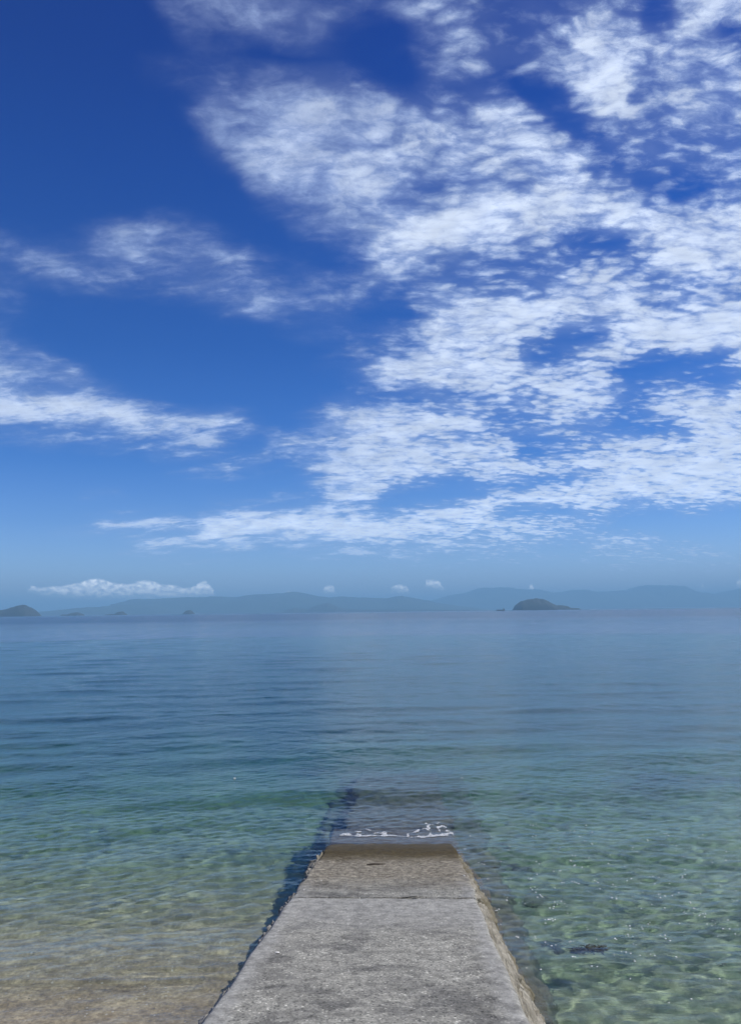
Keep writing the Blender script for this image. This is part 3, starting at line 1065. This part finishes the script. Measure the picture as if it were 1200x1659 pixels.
seaweed(945, 1541, 0.38, 0.12, 110, 5, 'dark clump of seaweed drifting in the clear water right of the slipway')
seaweed(800, 1407, 0.10, 0.03, 14, 6, 'tiny dark seaweed scrap close to the slipway flank')
seaweed(1165, 1564, 0.10, 0.05, 12, 8, 'small dark seaweed scrap near the right edge of the view')


# ------------------------------------------------------------------ foam
def water_z(x, y):
    x = np.asarray(x, float)
    y = np.asarray(y, float)
    rr = np.hypot(x, y)
    return water_h(x, y, rr * 0.0042) * shore_damp(x, y)


m_f, T, bs, P = mat('foam')
bs.inputs['Base Color'].default_value = (0.78, 0.80, 0.80, 1)
bs.inputs['Roughness'].default_value = 0.6
T.l.new(T.mr(T.noise(P, 34.0, 4, .7), 0.38, 0.64, 0.0, 0.75), bs.inputs['Alpha'])


def build_foam():
    S = np.arange(0.15, 1.7, 0.011)
    TT = np.arange(-1.15, 1.2, 0.011)
    SS, GT = np.meshgrid(S, TT, indexing='ij')
    line = 0.50 + 0.13 * fbm(GT * 1.3 + .37, GT * 0 + .41, 3, 401)
    d = SS - line
    n = fbm(SS * 3.2 + .2, GT * 5 + .3, 4, 410, .6)
    rid = np.abs(fbm(SS * 2.1 + 2.2, GT * 3.2 + .5, 3, 420))
    strand = (np.abs(d) < 0.014 + 0.045 * np.clip(0.1 + 2.4 * fbm(GT * 4 + .5, GT * 0 + 3.4, 3, 430), 0, 2)) & (np.abs(GT + .03) < 0.98)
    br = (GT > 0.20) & (GT < 1.05) & (d > -.03) & (d < 0.15 + 0.85 * np.exp(-((GT - .68) / .28) ** 2)) & (rid < 0.13) & (n > -.15)
    bl = (GT < -.15) & (GT > -1.0) & (d > -.03) & (d < 0.45 * np.exp(-((GT + .5) / .35) ** 2)) & (rid < 0.12) & (n > -.1)
    core = ((GT > .55) & (GT < 1.02) & (d > -.05) & (d < .30 * (GT - .4)) & (n > -.15)) | ((GT < -.62) & (GT > -1.0) & (d > -.05) & (d < .12) & (n > -.1))
    keep = strand | br | bl | core
    P3 = st(SS, GT, 0)
    Z = water_z(P3[..., 0], P3[..., 1]) + 0.006 + 0.008 * np.clip(n + .3, 0, 1)
    P3[..., 2] = Z
    nr, nc = SS.shape
    Q = grid_quads(nr, nc)
    kk = keep.ravel()
    Q = Q[kk[Q].sum(1) >= 3]
    used = np.unique(Q)
    remap = -np.ones(nr * nc, int)
    remap[used] = np.arange(len(used))
    return mesh_np('foam', P3.reshape(-1, 3)[used], remap[Q])


fo = link('foam', build_foam(), m_f)
fo.modifiers.new('thickness', 'SOLIDIFY').thickness = 0.004
tag(fo, 'thin white foam where ripples break over the slipway end', 'foam', kind='stuff')


def build_bubbles():
    r = np.random.RandomState(12)
    bm = bmesh.new()
    n = 0
    while n < 190:
        px, py = r.uniform(740, 1200), r.uniform(1318, 1640)
        w = math.exp(-((py - 1440) / 110) ** 2) * (1.1 - 0.5 * (px - 740) / 460)
        if px < 800 + (py - 1370) * 0.35:
            w *= 0.3
        if r.rand() > w:
            continue
        n += 1
        p = on_z(px, py)
        for k in range(r.randint(1, 4)):
            q = p + Vector((r.normal() * .03, r.normal() * .03, 0))
            rad = r.uniform(.003, .0095)
            m4 = Matrix.Translation((q.x, q.y, float(water_z([q.x], [q.y])[0]) + rad * .2)) @ Matrix.Diagonal((1.7, 1.0, .6, 1))
            bmesh.ops.create_icosphere(bm, subdivisions=1, radius=rad, matrix=m4)
    for px, py in ((380, 1262), (599, 1275), (905, 1379), (753, 1378), (748, 1262)):
        p = on_z(px, py)
        bmesh.ops.create_icosphere(bm, subdivisions=2, radius=.02, matrix=Matrix.Translation((p.x, p.y, .012)) @ Matrix.Diagonal((1.6, 1, .6, 1)))
    me = bpy.data.meshes.new('foam_flecks')
    bm.to_mesh(me)
    bm.free()
    return me


m_k, T, bs, P = mat('froth_flecks')
bs.inputs['Base Color'].default_value = (0.9, 0.9, 0.9, 1)
bs.inputs['Roughness'].default_value = 0.4
tag(link('foam_flecks', build_bubbles(), m_k), 'scattered white flecks of froth floating right of the slipway', 'foam flecks', kind='stuff')

# ------------------------------------------------------------------ islands and mountains
m_i, T, bs, P = mat('wooded_island')
T.l.new(T.ramp(T.noise(P, 0.05, 6, .7), [(0.35, (0.010, 0.014, 0.013)), (0.65, (0.028, 0.032, 0.026))]), bs.inputs['Base Color'])
bs.inputs['Roughness'].default_value = 0.9
m_m, T, bs, P = mat('wooded_mountain')
T.l.new(T.ramp(T.noise(P, 0.002, 7, .65), [(0.35, (0.016, 0.028, 0.022)), (0.65, (0.035, 0.05, 0.035))]), bs.inputs['Base Color'])
bs.inputs['Roughness'].default_value = 0.9


def ridge(name, outline, dist, depth, mt, label, cat, nx=160, ny=30, rough=0.06, seed=0, res=None):
    """land whose skyline follows the given points, rising and falling over its own depth"""
    P = [at_dist(px, py, dist) for px, py in outline]
    xs = np.array([p.x for p in P])
    zs = np.maximum(np.array([p.z for p in P]), 0)
    X = np.linspace(xs[0], xs[-1], nx)
    H = np.interp(X, xs, zs)
    K = np.linspace(-1, 1, ny)
    XX, KK = np.meshgrid(X, K, indexing='ij')
    HH = np.interp(XX, xs, zs)
    span = xs[-1] - xs[0]
    sc = max(zs.max(), 1)
    prof = np.sqrt(np.clip(1 - KK ** 2, 0, 1)) ** 1.3
    n = fbm(XX / sc * 1.3, KK * depth / sc * 1.3, 5, seed, .55)
    Z = HH * prof * (1 + rough * 3 * n * (np.abs(KK) > 0.05)) + sc * rough * 0.5 * fbm(XX / sc * 6, KK * depth / sc * 6, 3, seed + 9) * np.minimum(HH / sc * 4, 1) - 1.0
    Z = np.minimum(Z, HH * (1 + rough * 0.25))
    wid = depth * (0.35 + 0.65 * np.minimum(HH / sc * 1.6, 1))
    Y = dist + KK * wid + 0 * XX
    V = np.stack([XX, Y, Z], -1)
    o = link(name, mesh_np(name, V, grid_quads(nx, ny)[:, ::-1]), mt)
    tag(o, label, cat, kind='structure')
    return o


ridge('island', [(829, 990), (832, 987), (835, 981), (844, 974.4), (855, 971), (868, 969.6), (879, 971), (889, 975.5), (900, 980.5), (911, 981), (918, 982), (924, 985), (936, 985.3), (941, 990)],
      5500, 125, m_i, 'dark humped wooded island with a low tail to the right', 'island', seed=1, rough=.04)
ridge('island', [(-70, 999), (-60, 992), (-40, 987), (-20, 988), (0, 988.5), (13, 987), (22, 983.5), (30, 981), (36, 979.8), (42, 980.5), (50, 985), (57, 991), (64, 999)],
      5500, 130, m_i, 'dark rounded wooded island at the left edge of the horizon', 'island', seed=2, rough=.04)
ridge('island', [(99, 998), (102, 995.5), (110, 995.5), (117, 993), (126, 992), (132, 994), (135, 998)], 6500, 75, m_i,
      'tiny flat wooded islet right of the left island', 'island', nx=60, seed=3)
ridge('island', [(168, 998), (171, 996), (182, 994.5), (186, 995), (191, 991.8), (198, 990.5), (203, 994), (205, 998)], 6500, 75, m_i,
      'tiny twin-humped islet with its taller hump on the right', 'island', nx=60, seed=4)
ridge('island', [(295, 996), (298, 993), (302, 989.4), (308, 988.4), (312, 991), (316, 996)], 6500, 65, m_i,
      'tiny single-humped islet below the long cloud', 'island', nx=60, seed=5)
ridge('headland', [(445, 994), (455, 991), (465, 988), (479, 984.5), (486, 986.5), (500, 986.5), (512, 981.5), (522, 978.5), (531, 977), (540, 980), (549, 984), (565, 987), (590, 988), (640, 987.5), (690, 987.5), (760, 988), (800, 991)],
      11000, 400, m_i, 'faint low headland with one small peak in front of the mountains', 'headland', nx=240, seed=6)
ridge('mountains', [(190, 997), (200, 984), (210, 976), (225, 972), (250, 971), (290, 969), (345, 967), (360, 967), (391, 968), (412, 964), (444, 963), (462, 962), (479, 959.5), (490, 961), (500, 963), (514, 966), (535, 969), (550, 967.5), (559, 966.6),
                    (584, 969), (626, 970), (640, 967), (650, 966), (668, 969), (692, 974), (720, 979), (760, 984), (800, 990)],
      14500, 1700, m_m, 'hazy blue mountain range along the horizon, left of centre', 'mountains', nx=500, ny=40, seed=7, rough=.05)
ridge('hills', [(20, 998), (60, 992), (85, 990), (130, 985.5), (170, 983), (210, 980), (260, 983), (330, 992), (340, 996)], 13000, 900, m_m,
      'very faint low hills behind the tiny islets', 'hills', nx=200, seed=8)
ridge('mountains', [(640, 990), (690, 976), (727, 965), (755, 961), (772, 955), (783, 952), (800, 953), (818, 953), (835, 955), (870, 956), (892, 961), (909, 960), (931, 955.6), (957, 958), (978, 959), (994, 958), (1010, 957), (1027, 957), (1036, 951), (1044, 948.5), (1060, 950), (1092, 951),
                    (1113, 959), (1130, 962), (1146, 965.5), (1167, 961), (1185, 957.5), (1200, 955), (1240, 950), (1290, 955), (1340, 985)],
      20500, 2200, m_m, 'far pale blue mountain range along the right half of the horizon', 'mountains', nx=500, ny=40, seed=9, rough=.05)

# ------------------------------------------------------------------ boat
m_b, T, bs, P = mat('dark_hull_paint')
T.l.new(T.ramp(T.noise(P, 0.3, 4), [(0.3, (0.02, 0.022, 0.03)), (0.7, (0.045, 0.04, 0.045))]), bs.inputs['Base Color'])
m_b2, T, bs, P = mat('grey_deckhouse_paint')
T.l.new(T.ramp(T.noise(P, 0.5, 4), [(0.3, (0.10, 0.10, 0.11)), (0.7, (0.16, 0.16, 0.17))]), bs.inputs['Base Color'])


def build_boat():
    d = 3800
    pa, pb = at_dist(804, 989, d), at_dist(817.5, 989, d)
    L = (pb - pa).length
    bt = thing('cargo_boat', 'small dark low cargo boat on the horizon left of the humped island', 'boat', ((pa.x + pb.x) / 2, d, 0))
    n = 24
    rows = []
    for i in range(n + 1):
        k = i / n
        x = -L / 2 + L * k
        bow = math.sin(min(1, (k + 0.02) * 4) * math.pi / 2)
        hb = 4.2 * bow * (1 - 0.25 * max(0, (k - .9) / .1))
        sheer = 4.3 + 1.8 * max(0, (0.15 - k) / .15) + 0.8 * max(0, (k - .8) / .2)
        rows.append([(x, -hb, sheer), (x, -hb * .95, 1.5), (x, -hb * .6, -0.8), (x, hb * .6, -0.8), (x, hb * .95, 1.5), (x, hb, sheer)])
    V = np.array(rows).reshape(-1, 3)
    faces = [tuple(q) for q in grid_quads(n + 1, 6, True).tolist()] + [tuple(range(6)), tuple(range(n * 6, n * 6 + 6))]
    me = bpy.data.meshes.new('hull')
    me.from_pydata(V.tolist(), [], faces)
    bm = bmesh.new(); bm.from_mesh(me); bmesh.ops.recalc_face_normals(bm, faces=bm.faces); bm.to_mesh(me); bm.free()
    link('hull', me, m_b, bt)

    def box(name, c, s, mt):
        bm = bmesh.new()
        bmesh.ops.create_cube(bm, size=1, matrix=Matrix.Translation(c) @ Matrix.Diagonal((*s, 1)))
        bmesh.ops.bevel(bm, geom=bm.edges[:], offset=0.15, segments=2, affect='EDGES')
        me = bpy.data.meshes.new(name)
        bm.to_mesh(me)
        bm.free()
        return link(name, me, mt, bt, False)
    box('deckhouse', (L * .38, 0, 7.2), (L * .13, 6.4, 5.0), m_b2)
    box('wheelhouse', (L * .37, 0, 10.4), (L * .09, 5.0, 1.9), m_b2)
    box('hatch_cover', (-L * .05, 0, 5.0), (L * .55, 5.5, 1.2), m_b)
    box('mast', (-L * .40, 0, 8.2), (0.5, 0.5, 6.0), m_b2)


build_boat()


# ------------------------------------------------------------------ haze
def build_haze():
    bm = bmesh.new()
    bmesh.ops.create_cube(bm, size=1, matrix=Matrix.Translation((0, 0, 298)) @ Matrix.Diagonal((150000, 150000, 640, 1)))
    me = bpy.data.meshes.new('haze')
    bm.to_mesh(me)
    bm.free()
    m = bpy.data.materials.new('haze_air')
    m.use_nodes = True
    T = NT(m.node_tree)
    T.n.remove(T.n['Principled BSDF'])
    v = T.n.new('ShaderNodeVolumePrincipled')
    v.inputs['Color'].default_value = (0.35, 0.69, 1.0, 1)
    v.inputs['Density'].default_value = 1.18e-4
    v.inputs['Anisotropy'].default_value = 0.0
    T.l.new(v.outputs[0], T.n['Material Output'].inputs['Volume'])
    o = link('haze', me, m, None, False)
    tag(o, 'thin blue sea haze over the water and mountains', 'haze', kind='stuff')


build_haze()

# refracted sunlight through the rippled surface
sd.cycles.is_caustics_light = True
sea.cycles.is_caustics_caster = True
for o in SC.objects:
    if o.type == 'MESH' and o.name.split('.')[0] in ('seabed', 'lower_slab', 'submerged_slab', 'footing', 'side_wall', 'rock', 'seaweed'):
        o.cycles.is_caustics_receiver = True
